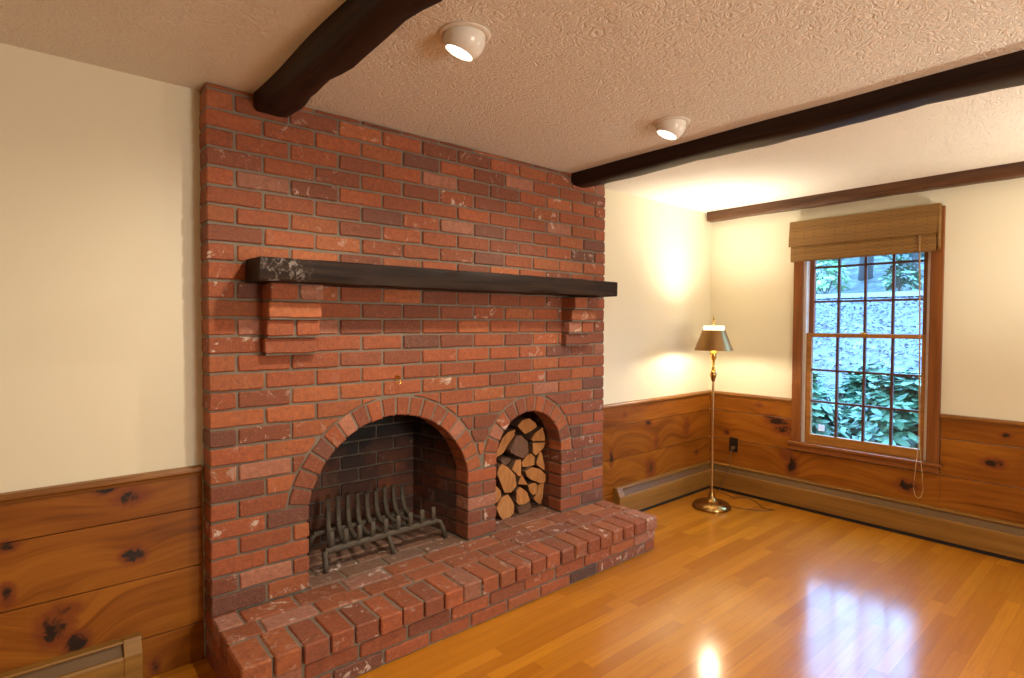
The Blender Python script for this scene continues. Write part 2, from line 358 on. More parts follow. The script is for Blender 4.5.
def brick(mb, poly, fr, depth, col, bev=.0045, pop=.0025):
    """poly in (u, v); fr(u, v, d) -> world, d = distance behind the nominal face"""
    k = R.uniform(-pop, pop); n = len(poly); inn = offset(poly, bev)
    vs_ = [fr(u, v, depth) for u, v in poly] + [fr(u, v, bev + k) for u, v in poly] + [fr(u, v, k + R.uniform(-.0006, .0006)) for u, v in inn]
    fs = [(r * n + i, r * n + (i + 1) % n, (r + 1) * n + (i + 1) % n, (r + 1) * n + i) for r in range(2) for i in range(n)]
    fs += [tuple(range(2 * n, 3 * n)), tuple(range(n))[::-1]]
    mb.add(vs_, fs, col)
MJ = .0095                                       # mortar joint
CH = .0707; PITCH = (BL + MJ) / 11
LX, LZC, LRI, LRO = .783, .465, .42, .505; LH = .41
RX, RZC, RRI, RRO = 1.6265, .575, .2455, .33; RH = .2455
SPRING = HZ + 5 * CH
face = lambda u, v, d: (u, d, v)                 # the chimney breast face, y = 0
fire = empty('fireplace', (BL / 2, 0, 0), 'red brick fireplace with two arched openings, raised hearth and dark mantel beam', 'fireplace')
def joints(k):
    if k % 2: return [0] + [PITCH * (.5 + i) for i in range(11)] + [BL + MJ]
    return [PITCH * i for i in range(12)]
def outer(x):
    z = 0
    for cx, cz, ro in ((LX, LZC, LRO + MJ), (RX, RZC, RRO + MJ)):
        if abs(x - cx) < ro: z = max(z, cz + math.sqrt(ro * ro - (x - cx) ** 2))
    return z
mb = MB()
for k in range(29):
    z0 = HZ + k * CH + (MJ if k else .004); z1 = min(HZ + (k + 1) * CH, H - .003)
    js = joints(k)
    if k < 5:
        for a, b in ((0, LX - LH), (LX + LH, RX - RH), (RX + RH, BL)):
            inner = [j for j in js if a + .04 < j < b - .04]
            if a > 1 and a < 1.5: inner = [(a + b) / 2 + .005] if k % 2 else []
            ed = [a] + inner + [b + MJ]
            for p, q in zip(ed, ed[1:]): brick(mb, rect(p, q - MJ, z0, z1), face, .104, tint())
    else:
        for p, q in zip(js, js[1:]):
            q -= MJ; n = max(2, int((q - p) / .012)); xs = [p + (q - p) * i / n for i in range(n + 1)]
            zl = [max(z0, outer(x)) for x in xs]
            if max(zl) <= z0 + 1e-6: brick(mb, rect(p, q, z0, z1, .0022 if R.random() < .3 else .0014), face, .104, tint()); continue
            run = []
            for x, z in list(zip(xs, zl)) + [(None, 9)]:
                if z < z1 - .004: run.append((x, z)); continue
                if len(run) >= 3:
                    poly = run + [(run[-1][0], z1), (run[0][0], z1)]
                    brick(mb, poly, face, .1, tint(), .003)
                run = []
for k in (-3, -2, -1):
    brick(mb, rect(0, .09, HZ + k * CH + MJ, HZ + (k + 1) * CH), face, .104, tint())
breast = obj('chimney_breast', mb, BRICK, fire)
# mortar body of the breast with the two arched holes
mb = MB(); xs = [.004, LX - LH - .01, LX - LH, LX + LH, LX + LH + .01, RX - RH - .01, RX - RH, RX + RH, RX + RH + .01, BL - .004]
xs += [LX + LRI * 1.012 * math.cos(a * math.pi / 36) for a in range(37)] + [RX + (RRI + .006) * math.cos(a * math.pi / 30) for a in range(31)]
xs = sorted(x for x in set(round(x, 4) for x in xs) if .004 <= x <= BL - .004)
def zb(x):
    if abs(x - LX) < LH + .008:
        r = LRI + .008; return LZC + math.sqrt(max(0, r * r - (x - LX) ** 2))
    if abs(x - RX) < RH + .008:
        r = RRI + .008; return RZC + math.sqrt(max(0, r * r - (x - RX) ** 2))
    return 0.0
YM, YB = .0075, .125
for a, b in zip(xs, xs[1:]):
    m_ = (a + b) / 2; hole = zb(m_) > 0
    za, zc = (zb(a) or zb(m_), zb(b) or zb(m_)) if hole else (0, 0)
    mb.add([(a, YM, za), (b, YM, zc), (b, YM, H - .001), (a, YM, H - .001), (a, YB, za), (b, YB, zc), (b, YB, H - .001), (a, YB, H - .001)],
           [(0, 1, 2, 3), (5, 4, 7, 6), (0, 4, 5, 1), (3, 2, 6, 7), (0, 3, 7, 4), (1, 5, 6, 2)])
mb.box(.0045, .05, .05, PW + .1, 0, H - .003); mb.box(BL - .05, BL - .0045, .05, PW + .1, 0, H - .003)
obj('mortar', mb, MORTAR, breast)
# rowlock arches
def arch(name, cx, cz, ri, ro, n, lab):
    mb = MB(); mo = MB(); a0 = math.asin((SPRING - cz + .006) / ((ri + ro) / 2)); a1 = math.pi - a0; st = (a1 - a0) / n; g = MJ / 2
    for i in range(n):
        p, q = a0 + st * i, a0 + st * (i + 1); poly = []
        for rr, rev in ((ri, False), (ro, True)):
            e = g / rr; angs = [q - e, (p + q) / 2, p + e]
            if rev: angs = angs[::-1]
            for t in angs:
                r2 = rr + R.uniform(-.0025, .0025); poly.append((cx + r2 * math.cos(t), cz + r2 * math.sin(t)))
        # ri pass runs q->p (left to right along the bottom), ro pass p->q (back along the top)
        brick(mb, poly, face, .104, tint(), .004, .003)
    o = obj(name, mb, BRICK, fire, label=lab)
    N = n * 3
    for i in range(N):
        p, q = a0 + (a1 - a0) * i / N, a0 + (a1 - a0) * (i + 1) / N
        pr = [(cx + r * math.cos(t), cz + r * math.sin(t)) for r, t in ((ri + .005, p), (ro, p), (ro, q), (ri + .005, q))]
        mo.prism(pr, .0062, .104, lambda u, v, t: (u, t, v))
    obj('mortar', mo, MORTAR, o)
arch('arch', LX, LZC, LRI, LRO, 18, 'wide brick arch over the firebox')
arch('arch', RX, RZC, RRI, RRO, 13, 'small brick arch over the log niche')
# corbels: four stepped courses under each end of the mantel
for cx0 in (.190, 1.866):
    mb = MB(); mo = MB(); z = 1.468
    for i, d in enumerate((.112, .090, .066, .042)):
        z1 = 1.4655 - i * CH; z0 = z1 - CH + MJ; wd_ = .206
        ed = [cx0, cx0 + wd_] if i in (1, 3) else [cx0, cx0 + wd_ * .55, cx0 + wd_]
        for p, q in zip(ed, ed[1:]): brick(mb, rect(p, q - (MJ if q < ed[-1] else 0), z0, z1), lambda u, v, dd, d=d: (u, dd - d, v), d - .002, tint(), .004, .001)
        mo.box(cx0 + .005, cx0 + wd_ - .005, -d + .008, .004, z0 - MJ + .002, z1 + .001)
    c = obj('corbel', mb, BRICK, fire); obj('mortar', mo, MORTAR, c)
# mantel beam
mb = MB(); mx0, mx1 = .128, 2.135; prof = [(-.004, 1.467), (-.19, 1.4665), (-.193, 1.472), (-.194, 1.51), (-.193, 1.548), (-.189, 1.553), (-.004, 1.556)]
NS = 26; vs_ = []
for i in range(NS + 1):
    x = mx0 + (mx1 - mx0) * i / NS
    for y, z in prof: vs_.append((x + (0.003 * math.sin(z * 90) if i in (0, NS) else 0), y + (R.uniform(-.0025, .0025) if y < -.1 else 0), z + R.uniform(-.0018, .0018) + .008 * i / NS))
n = len(prof)
mb.add(vs_, [(i * n + k, i * n + (k + 1) % n, (i + 1) * n + (k + 1) % n, (i + 1) * n + k) for i in range(NS) for k in range(n)] + [tuple(range(n))[::-1], tuple(range(NS * n, NS * n + n))])
obj('mantel_beam', mb, MANTEL, fire, smooth=True, angle=40, label='dark-stained mantel beam across the chimney breast')
# damper pull hook
mb = MB(); mb.lathe([(.011, 0), (.011, .003), (.005, .006), (.004, .02), (.006, .024), (.0, .026)], (.786, .002, 1.062), 14, (0, -1, 0))
mb.tube([(.786 + .012 * math.sin(a), -.018, 1.046 + .012 * math.cos(a)) for a in [i * math.pi * 2 / 16 for i in range(14)]], .0028, 6, up=(0, 1, 0))
obj('damper_pull', mb, GOLD, fire, smooth=True, label='small brass hook above the big arch')
# hearth
mb = MB(); hw = 2.2475; yf = -.397
nh = 23; hp = hw / nh
top = lambda u, v, d: (u, v, HZ - d)
HT = []
for i in range(nh):
    c = tint()
    while c[0] < .2: c = tint()
    HT.append((*c[:3], .9 if R.random() < .22 else .3))
for i in range(nh):                                # header course with overhanging noses
    a, b = i * hp + MJ / 2, (i + 1) * hp - MJ / 2
    if i == 0: a = -.004
    if i == nh - 1: b = hw + .006
    dy = R.uniform(-.004, .003)
    brick(mb, rect(a, b, yf - .007 + dy, -.228 + R.uniform(-.004, .004), .0018), top, .066, HT[i], .006, .002)
def htint(dust=0, lo=.3):
    c = tint(); c = tuple(v * (1 - dust) + w_ * dust for v, w_ in zip(c, (.20, .125, .075))); k = R.random()
    return (c[0] * .92, c[1] * 1.05, c[2] * 1.2, .95 if k < lo else .35)
def rows(y0, y1, a, b, ph, col=0, dust=0):
    x = a - ph * PITCH
    while x < b - .03:
        p, q = max(a, x), min(b, x + PITCH - MJ)
        if b - q < .045: q = b
        if q - p > .035: brick(mb, rect(p, q, y0, y1, .0018), top, .06, htint(dust), .005, .002)
        x = q + MJ if q < b else b
rows(-.218, -.121, 0, hw, .35); rows(-.111, -.004, 0, hw, .55)
for i, y in enumerate((.004, .112, .22, .328)):    # floors of firebox and niche
    rows(y, y + .098, LX - LH + .006 + i * .006, LX + LH - .006 - i * .012, (.2, .7)[i % 2], 0, .75); rows(y, y + .098, RX - RH + .006, RX + RH - .006, (.5, .9)[i % 2], 0, .4)
for r_, (z0, z1) in enumerate(((.006, .057), (.0655, .119))):   # stretcher courses of the front and the two ends
    x = -(.5 if r_ == 0 else 0) * PITCH
    while x < hw - .03:
        p, q = max(0, x), min(hw, x + PITCH - MJ)
        if hw - q < .05: q = hw
        c = tint()
        if r_ == 0 and abs((p + q) / 2 - 1.55) < PITCH / 2: c = (.055, .038, .032, .2)
        if q - p > .03: brick(mb, rect(p, q, z0, z1), lambda u, v, d: (u, yf + d, v), .09, c)
        x = q + MJ
    for xe, sg in ((0, 1), (hw, -1)):
        for p, q in (((-.297, -.1), (-.09, -.006)) if r_ else ((-.297, -.2), (-.19, -.006))):
            brick(mb, rect(p, q, z0, z1), lambda u, v, d, xe=xe, sg=sg: (xe + sg * d, u, v), .09, tint())
for xe, sg in ((0, 1), (hw, -1)):                  # ends of the top stretchers are the bricks above; close the nose course
    pass
hearth = obj('hearth', mb, BRICK, fire)
mb = MB(); mb.box(.008, hw - .008, yf + .008, -.001, 0, HZ - .006)
mb.box(LX - LH - .03, LX + LH + .03, -.001, .60, .0, HZ - .006); mb.box(RX - RH - .03, RX + RH + .03, -.001, .62, .0, HZ - .006)
obj('mortar', mb, MORTAR, hearth)
# firebox lining and niche lining
def lining(name, x0, x1, bx0, bx1, yb, ztop, mbm, mmat, dark, lab, zslope):
    mb = MB(); mo = MB(); y0 = .104; fl = HZ - .01
    A, B, C, D = (x0, y0), (bx0, yb), (bx1, yb), (x1, y0)
    for (p, q) in ((A, B), (B, C), (C, D)):
        mo.add([(p[0], p[1], fl), (q[0], q[1], fl), (q[0], q[1], ztop), (p[0], p[1], ztop)], [(0, 1, 2, 3)])
        L_ = math.hypot(q[0] - p[0], q[1] - p[1]); ux, uy = (q[0] - p[0]) / L_, (q[1] - p[1]) / L_; nx, ny = uy, -ux
        fr = lambda u, v, d, p=p, ux=ux, uy=uy, nx=nx, ny=ny: (p[0] + ux * u + nx * (.008 - d), p[1] + uy * u + ny * (.008 - d), v)
        k = 0; z = HZ + .003
        while z < ztop - .03:
            x = -(.5 if k % 2 else 0) * PITCH - .02
            while x < L_ - .012:
                a, b = max(.003, x), min(L_ - .003, x + PITCH - MJ)
                if L_ - b < .03: b = L_ - .003
                if b - a > .02: brick(mb, rect(a, b, z, z + CH - MJ), fr, .012, tint(dark), .003)
                x = b + MJ
            z += CH; k += 1
    mo.add([(A[0], A[1], ztop), (B[0], B[1], ztop), (C[0], C[1], ztop), (D[0], D[1], ztop)], [(0, 1, 2, 3)])
    o = obj(name, mb, mbm, fire, label=lab); obj('mortar', mo, mmat, o)
lining('firebox', LX - LH - .012, LX + LH + .012, LX - .358, LX + .362, .46, 1.0, SOOTBRICK, SOOTMORTAR, .35, 'soot-blackened brick lining of the firebox', 0)
lining('log_niche', RX - RH - .012, RX + RH + .012, RX - RH - .012, RX + RH + .012, .56, .86, BRICK, MORTAR, .2, 'brick lining of the log niche', 0)

# ------------------------------------------------------------------ firewood
LOGS = [
 ('pale round-ended log crowning the firewood stack', 0, [(1.649, .714), (1.683, .744), (1.736, .752), (1.783, .722), (1.798, .697), (1.76, .679), (1.706, .663), (1.676, .689)]),
 ('quarter-split log at upper right of the stack, right below the round-ended log', 0, [(1.737, .63), (1.768, .661), (1.836, .687), (1.852, .64), (1.852, .606), (1.752, .617)]),
 ('downward-pointing split log under the upper-right quarter log', 0, [(1.745, .606), (1.852, .597), (1.839, .565), (1.776, .528), (1.75, .549)]),
 ('long pale split log at upper left of the stack under the arch', 0, [(1.489, .592), (1.524, .664), (1.559, .690), (1.617, .700), (1.614, .663), (1.567, .614), (1.538, .574), (1.496, .559), (1.482, .572)]),
 ('dark weathered log in the upper middle of the firewood stack', 1, [(1.570, .592), (1.617, .664), (1.654, .664), (1.703, .623), (1.705, .561), (1.662, .532), (1.61, .555), (1.576, .575)]),
 ('five-sided log right under the dark weathered log', 0, [(1.674, .498), (1.707, .53), (1.753, .54), (1.785, .514), (1.784, .465), (1.723, .464), (1.685, .471)]),
 ('narrow upright log against the right side of the niche at mid height', 0, [(1.794, .479), (1.823, .544), (1.842, .529), (1.858, .456), (1.856, .424), (1.8, .463)]),
 ('triangular pale wedge hanging point down left of the middle', 0, [(1.585, .476), (1.612, .525), (1.644, .525), (1.645, .43), (1.627, .435)]),
 ('thin dark log between the pale upper-left log and the hanging wedge', 1, [(1.52, .536), (1.574, .544), (1.603, .529), (1.56, .502), (1.531, .515)]),
 ('largest left log with long flat face, at mid height', 0, [(1.489, .506), (1.51, .52), (1.553, .493), (1.604, .443), (1.618, .375), (1.582, .345), (1.539, .349), (1.504, .416), (1.478, .465)]),
 ('broad half-round log at right centre of the stack', 0, [(1.692, .444), (1.753, .460), (1.806, .442), (1.858, .4), (1.858, .356), (1.817, .352), (1.746, .386), (1.708, .413)]),
 ('small upright triangular log in the middle of the stack', 0, [(1.651, .375), (1.67, .431), (1.714, .368), (1.72, .361)]),
 ('small pale wedge below the broad half-round log', 0, [(1.725, .357), (1.777, .362), (1.799, .339), (1.796, .295), (1.77, .287), (1.739, .316)]),
 ('tall split log at lower right against the niche wall', 0, [(1.808, .341), (1.858, .346), (1.858, .25), (1.841, .213), (1.778, .263), (1.804, .292)]),
 ('upright wedge log at bottom centre of the stack', 0, [(1.634, .275), (1.636, .336), (1.663, .356), (1.708, .322), (1.731, .268), (1.694, .254), (1.649, .257)]),
 ('low log lying on the niche floor under the bottom centre wedge', 1, [(1.646, .242), (1.694, .249), (1.736, .257), (1.752, .23), (1.742, .2), (1.66, .199)]),
 ('big round-cornered log on the niche floor at lower left', 0, [(1.49, .294), (1.518, .322), (1.568, .331), (1.59, .306), (1.617, .261), (1.61, .218), (1.57, .2), (1.52, .2), (1.488, .245), (1.476, .275)]),
 ('partly hidden log at the left edge above the big bottom-left log', 0, [(1.46, .368), (1.49, .392), (1.515, .365), (1.516, .33), (1.49, .302), (1.46, .305)]),
]
NOW = Vector((0, 0, 0))
for lab, dk, poly in LOGS:
    mb = MB(); poly = poly[::-1]; y0 = .115 + R.uniform(-.012, .022); L_ = R.uniform(.30, .40); rings = []
    q = []
    for i, p in enumerate(poly):                     # a mid point on each edge, slightly ragged
        b = poly[(i + 1) % len(poly)]; q += [p, ((p[0] + b[0]) / 2 + R.uniform(-.002, .002), (p[1] + b[1]) / 2 + R.uniform(-.002, .002))]
    cx = sum(p[0] for p in q) / len(q); cz = sum(p[1] for p in q) / len(q); n = len(q)
    tl = (R.uniform(-.03, .03), R.uniform(-.04, .02))
    for j, (t, s) in enumerate(((0, 1.0), (.005, 1.025), (L_ * .33, .98), (L_ * .66, .94), (L_, .92))):
        rings += [(cx + (p[0] - cx) * s + (R.uniform(-.002, .002) if j > 1 else 0), y0 + t + (tl[0] * (p[0] - cx) + tl[1] * (p[1] - cz)) * (1 if j < 2 else 0) * 4, cz + (p[1] - cz) * s) for p in q]
    fs = [(r * n + i, r * n + (i + 1) % n, (r + 1) * n + (i + 1) % n, (r + 1) * n + i) for r in range(1, 4) for i in range(n)]
    mb.add(rings, fs, mi=1); o_ = 0
    for f in [tuple(range(n))] + [(i, (i + 1) % n, n + (i + 1) % n, n + i) for i in range(n)]: mb.f.append(list(f)); mb.c.append((1, 1, 1, 0)); mb.m.append(0)
    mb.f.append(list(range(4 * n, 5 * n))); mb.c.append((1, 1, 1, 0)); mb.m.append(0)
    obj('firewood_log', mb, [DARKCUT if dk else CUT, BARK], loc=(cx, y0, min(p[1] for p in poly)), label=lab, cat='firewood', group='split firewood logs stacked in the brick niche')

# ------------------------------------------------------------------ fireplace grate
gr = empty('fireplace_grate', (.785, .25, HZ), 'rusty iron fire grate with curved fingers inside the big arch', 'grate')
mb = MB(); mb.tube([(.49, .125, .285), (.79, .125, .288), (1.08, .125, .292)], .013, 8, .016); obj('front_bar', mb, IRON, gr, bevel=.002)
mb = MB(); mb.tube([(.52, .335, .292), (1.03, .335, .292)], .010, 8, .013); obj('rear_bar', mb, IRON, gr)
for pts in ([(.49, .125, .285), (.487, .118, .26), (.487, .11, .225), (.486, .105, .197)], [(.80, .125, .287), (.808, .118, .265), (.816, .11, .23), (.822, .1, .197)],
            [(1.08, .125, .292), (1.10, .12, .285), (1.115, .115, .25), (1.128, .11, .197)], [(.52, .335, .292), (.505, .35, .25), (.50, .36, .197)], [(1.03, .335, .292), (1.045, .35, .25), (1.05, .36, .197)]):
    mb = MB(); mb.tube(pts, .012, 8, .014, up=(0, 1, 0)); obj('leg', mb, IRON, gr, smooth=True)
for i in range(9):
    x = .515 + .0675 * i; xb = .595 + .052 * i; mb = MB()
    pr = [(.112, .372), (.108, .345), (.112, .315), (.128, .297), (.17, .292), (.25, .292), (.30, .300), (.33, .325), (.345, .37), (.35, .41), (.348, .445 + R.uniform(-.012, .01))]
    mb.tube([(x + (xb - x) * max(0, (y - .13) / .21), y, z) for y, z in pr], [.005, .006, .007, .008, .008, .008, .007, .007, .007, .006, .005], 8, .0125, up=(1, 0, 0))
    obj('finger', mb, IRON, gr, smooth=True)

# ------------------------------------------------------------------ ceiling beams
def beam(name, x0, x1, zt, zb_, y0, y1, mat, lab, wav, flat_right=False, ph=0.):
    mb = MB(); N = 70; vs_ = []; rr = random.Random(len(lab))
    base = [(0, 1), (0, .55), (.02, .2), (.10, .03), (.35, 0), (.65, 0), (.88, .05), (.98, .25), (1, .6), (1, 1)]; n = len(base)
    for i in range(N + 1):
        t = i / N; y = y0 + (y1 - y0) * t; s = y * 5.3 + ph
        dw = wav * (.55 * math.sin(s) + .45 * math.sin(s * 2.3 + 1.1) + .25 * math.sin(s * 5.1 + .4)); dl = wav * .35 * math.sin(s * 1.7 + 2)
        dz = wav * .35 * math.sin(s * 1.3 + .7)
        for u, v in base:
            x = x0 + (x1 - x0) * u + (dl * (1 - u) + (0 if flat_right else dw * u)) * (1 if v < .9 else .5)
            z = zb_ + dz + (zt - zb_ - dz) * v
            if 0 < v < .9 or v == 0: x += rr.uniform(-.0016, .0016); z += rr.uniform(-.0016, .0016)
            vs_.append((x, y, z))
    mb.add(vs_, [(i * n + k, i * n + (k + 1) % n, (i + 1) * n + (k + 1) % n, (i + 1) * n + k) for i in range(N) for k in range(n)] + [tuple(range(n))[::-1], tuple(range(N * n, N * n + n))])
    return obj(name, mb, mat, loc=(x0, y0, zb_), smooth=True, angle=50, label=lab, cat='beam', group='dark hewn beams across the ceiling')
beam('ceiling_beam', .168, .303, H, 2.125, -.004, YF + .01, BEAM, 'rough dark ceiling beam ending on the brick above the left end of the mantel', .018, ph=1.)
beam('ceiling_beam', 1.938, 2.085, H, 2.128, -.004, YF + .01, BEAM, 'rough dark ceiling beam ending near the right edge of the brick chimney', .013)
beam('ceiling_beam', W - .105, W - .001, H, 2.128, .09, YF + .01, BEAMF, 'thin brown ceiling beam running along the top of the window wall', .006, True, 2.)

# ------------------------------------------------------------------ eyeball ceiling lights
def eyeball(x, y, n, lab):
    n = Vector(n).normalized(); z = H
    g = empty('ceiling_spotlight', (x, y, z), lab, 'ceiling light', 'white eyeball spotlights in the ceiling')
    mb = MB(); mb.lathe([(.064, z - .002), (.065, z - .006), (.071, z - .007), (.079, z - .004), (.081, z - .001), (.064, z)], (x, y, 0), 40); obj('trim_ring', mb, RINGM, g, smooth=True)
    c = Vector((x, y, z - .012)); r = .065; pr = []; cut = .045
    for i in range(13):
        a = -0.12 + (math.acos(.0) ) * 0 + i * (math.asin(cut / r) + .12) / 12; pr.append((r * math.cos(a), r * math.sin(a)))
    rc = math.sqrt(r * r - cut * cut); pr += [(rc - .003, cut + .001), (rc - .005, cut - .004), (rc - .007, cut - .010)]
    full = [(r * math.cos(-.5), r * math.sin(-.5))] + pr
    mb = MB(); mb.lathe(full, c, 40, n); e = obj('eyeball', mb, WHITEM, g, smooth=True, angle=60)
    mb = MB(); mb.lathe([(rc - .006, cut - .006), (rc * .6, cut - .004), (0, cut - .003)], c, 32, n); obj('bulb', mb, BULB, g, smooth=True, label='glowing bulb face')
    p = c + n * (cut + .012)
    light('ceiling_spotlight_lamp', 'SPOT', p, 42, (1.0, .88, .70), p + n, spot_size=math.radians(125), spot_blend=.8, shadow_soft_size=.03)
eyeball(.525, -.895, (-.25, .29, -.92), 'larger, nearer white eyeball spotlight right of the left ceiling beam')
eyeball(1.655, -.873, (-.25, .29, -.92), 'smaller, farther white eyeball spotlight beside the middle ceiling beam')

# ------------------------------------------------------------------ window
win = empty('window_1', (W, -.9875, WZ0), kind='structure')
mb = MB(); xf = W - .022
mb.box(xf, W, -.615, -.55, .472, 2.03); mb.box(xf, W, -1.426, -1.36, .472, 2.03); mb.box(xf, W, -1.36, -.615, 1.965, 2.03)
obj('casing', mb, CASING, win, bevel=.004)
mb = MB(); mb.box(W - .052, W + .135, -1.448, -.535, .452, .4735); obj('sill', mb, STOOL, win, bevel=.005)
mb = MB(); mb.box(W - .036, W - .0145, -1.428, -.553, .412, .452); obj('apron', mb, STOOL, win, bevel=.004)
mb = MB(); mb.box(W, W + .135, -.632, -.615, .4735, 1.965); mb.box(W, W + .135, -1.36, -1.343, .4735, 1.965); mb.box(W, W + .135, -1.343, -.632, 1.955, 1.975)
obj('jamb_track', mb, VINYL, win, label='pale vinyl tracks beside the sashes')
def sash(name, x, z0, z1, gy0, gy1, gz0, gz1, th, zm, ym, lock=False):
    mb = MB(); y0, y1 = -1.343, -.632
    mb.box(x, x + th, y0, gy0, z0, z1); mb.box(x, x + th, gy1, y1, z0, z1); mb.box(x, x + th, gy0, gy1, z0, gz0); mb.box(x, x + th, gy0, gy1, gz1, z1)
    s = obj(name, mb, SASHM if lock else CASING, win, bevel=.003)
    mb = MB()
    for y in ym: mb.box(x + .005, x + th - .008, y - .0075, y + .0075, gz0, gz1)
    for z in zm: mb.box(x + .006, x + th - .009, gy0, gy1, z - .007, z + .007)
    obj('muntins', mb, MUNT, s)
    mb = MB(); mb.box(x + th * .5, x + th * .5 + .003, gy0, gy1, gz0, gz1); obj('pane', mb, GLASS, s)
    return s
LS = sash('lower_sash', W + .012, .474, 1.252, -1.318, -.667, .535, 1.225, .034, (.770, .993), (-.833, -.999, -1.160), True)
sash('upper_sash', W + .052, 1.228, 1.955, -1.309, -.664, 1.255, 1.925, .034, (1.474, 1.716), (-.822, -.985, -1.146))
mb = MB(); mb.lathe([(.016, 0), (.016, .006), (.011, .012), (.004, .014)], (W + .03, -.99, 1.252), 18); mb.box(W + .02, W + .034, -1.02, -.975, 1.258, 1.264)
obj('sash_lock', mb, GOLD, LS, smooth=False)
mb = MB(); pts = []
for i in range(28):
    a = i * 2 * math.pi / 28; r = .024 * (1 + .16 * math.cos(4 * a)); pts.append((r * math.cos(a + .785), r * 1.05 * math.sin(a + .785)))
mb.prism(pts, W + .0255, W + .0275, lambda p, q, t: (t, -.738 + p, .586 + q)); obj('window_sticker', mb, DECAL, loc=(W + .026, -.738, .586), label='small white notched sticker on the lower left window pane', cat='sticker')

# ------------------------------------------------------------------ bamboo blind
bl = empty('bamboo_roman_blind', (W - .03, -.96, 2.04), 'folded woven bamboo roman blind hanging over the top of the window', 'blind')
def sheet(mb, y0, y1, prof, th=.004):
    n = len(prof); vs_ = []
    for y in (y0, y1):
        vs_ += [(x, y, z) for x, z in prof] + [(x + th, y, z) for x, z in prof]
    m = 2 * n; fs = []
    for i in range(n - 1): fs += [(i, i + 1, m + i + 1, m + i), (n + i, m + n + i, m + n + i + 1, n + i + 1)]
    fs += [(0, m, m + n, n), (n - 1, 2 * n - 1, m + 2 * n - 1, m + n - 1)]
    fs += [tuple(range(n)) + tuple(range(2 * n - 1, n - 1, -1)), tuple(range(m, m + n)) + tuple(range(m + 2 * n - 1, m + n - 1, -1))]
    mb.add(vs_, fs)
mb = MB(); mb.box(W - .062, W - .024, -1.395, -.55, 2.012, 2.04); obj('head_rail', mb, BAMBOO, bl)
mb = MB(); sheet(mb, -1.402, -.538, [(W - .060, 2.041), (W - .068, 2.037), (W - .074, 1.98), (W - .082, 1.91), (W - .085, 1.862)])
obj('valance', mb, BAMBOO, bl)
mb = MB(); sheet(mb, -1.397, -.545, [(W - .060, 2.0), (W - .062, 1.90), (W - .066, 1.80), (W - .066, 1.766), (W - .056, 1.756), (W - .046, 1.760), (W - .044, 1.80), (W - .040, 1.83)])
sheet(mb, -1.394, -.548, [(W - .050, 1.98), (W - .048, 1.80), (W - .042, 1.772), (W - .034, 1.768), (W - .030, 1.80)])
obj('folded_shade', mb, BAMBOO, bl)
mb = MB(); mb.prism([(W - .068, 2.04), (W - .024, 2.04), (W - .024, 1.79), (W - .045, 1.765), (W - .06, 1.79), (W - .078, 1.90)], -1.412, -1.403, lambda p, q, t: (p, t, q))
obj('side_return', mb, BAMBOO, bl)
mb = MB()
a = [(W - .072, -1.312, 1.86), (W - .070, -1.322, 1.40), (W - .064, -1.330, .80), (W - .064, -1.330, .55)]
b = [(W - .064, -1.322, .46), (W - .063, -1.314, .36), (W - .063, -1.312, .30), (W - .063, -1.320, .262), (W - .063, -1.336, .247), (W - .063, -1.352, .262), (W - .063, -1.360, .305), (W - .063, -1.356, .38), (W - .064, -1.347, .48)]
mb.tube(a + b + [(W - .064, -1.338, .58), (W - .066, -1.334, .80), (W - .071, -1.326, 1.40), (W - .073, -1.316, 1.86)], .0022, 6); obj('pull_cord', mb, STRING, bl, smooth=True, label='looped tan pull cord')

# ------------------------------------------------------------------ baseboard heaters
def heater(axis, a, b, mat, lab, cap_at, ht=.207):
    g = (lambda d, z, t: (t, PW - .0145 - d, z)) if axis == 'x' else (lambda d, z, t: (W - .0145 - d, t, z))
    k = ht / .207
    root = empty('baseboard_heater', g(.03, 0, (a + b) / 2), lab, 'heater', 'pine-covered baseboard heaters')
    ps = [(a, b)] ; e0, e1 = (a, b)
    if cap_at == 'lo': e0 = a + .055
    if cap_at == 'hi': e1 = b - .055
    mb = MB(); mb.prism([(.0, .192 * k), (.030, .192 * k), (.034, .197 * k), (.031, .205 * k), (0, .207 * k)], e0, e1, g); obj('top_rail', mb, mat, root, bevel=.0015)
    mb = MB(); mb.prism([(.006, .190 * k), (.024, .190 * k), (.044, .150 * k), (.044, .10 * k), (.006, .1 * k)], e0, e1, g); obj('louver', mb, LOUVER, root)
    mb = MB(); mb.prism([(.040, .024), (.0565, .024), (.0565, .142 * k), (.053, .152 * k), (.046, .152 * k), (.040, .145 * k)], e0, e1, g); obj('front_panel', mb, mat, root, bevel=.0015)
    mb = MB(); mb.prism([(.004, .0), (.046, .0), (.046, .026), (.004, .026)], e0, e1, g); obj('gap_shade_strip', mb, GAPM, root, label='black strip for the shade under the front panel')
    if cap_at:
        q = (a, e0) if cap_at == 'lo' else (e1, b)
        mb = MB(); mb.prism([(0, 0.004), (.0585, .004), (.0585, .15 * k), (.036, .2 * k), (.033, .209 * k), (0, .209 * k)], *q, g); obj('end_cap', mb, mat, root, bevel=.002)
heater('x', 2.47, W - .075, HEATX, 'short pine-covered baseboard heater between the brick hearth and the corner', 'lo')
heater('y', YF, PW - .018, HEATY, 'long pine-covered baseboard heater running under the window', None)
heater('x', XL, -.215, HEATX, 'pine-covered baseboard heater on the wall left of the fireplace', 'hi', .182)

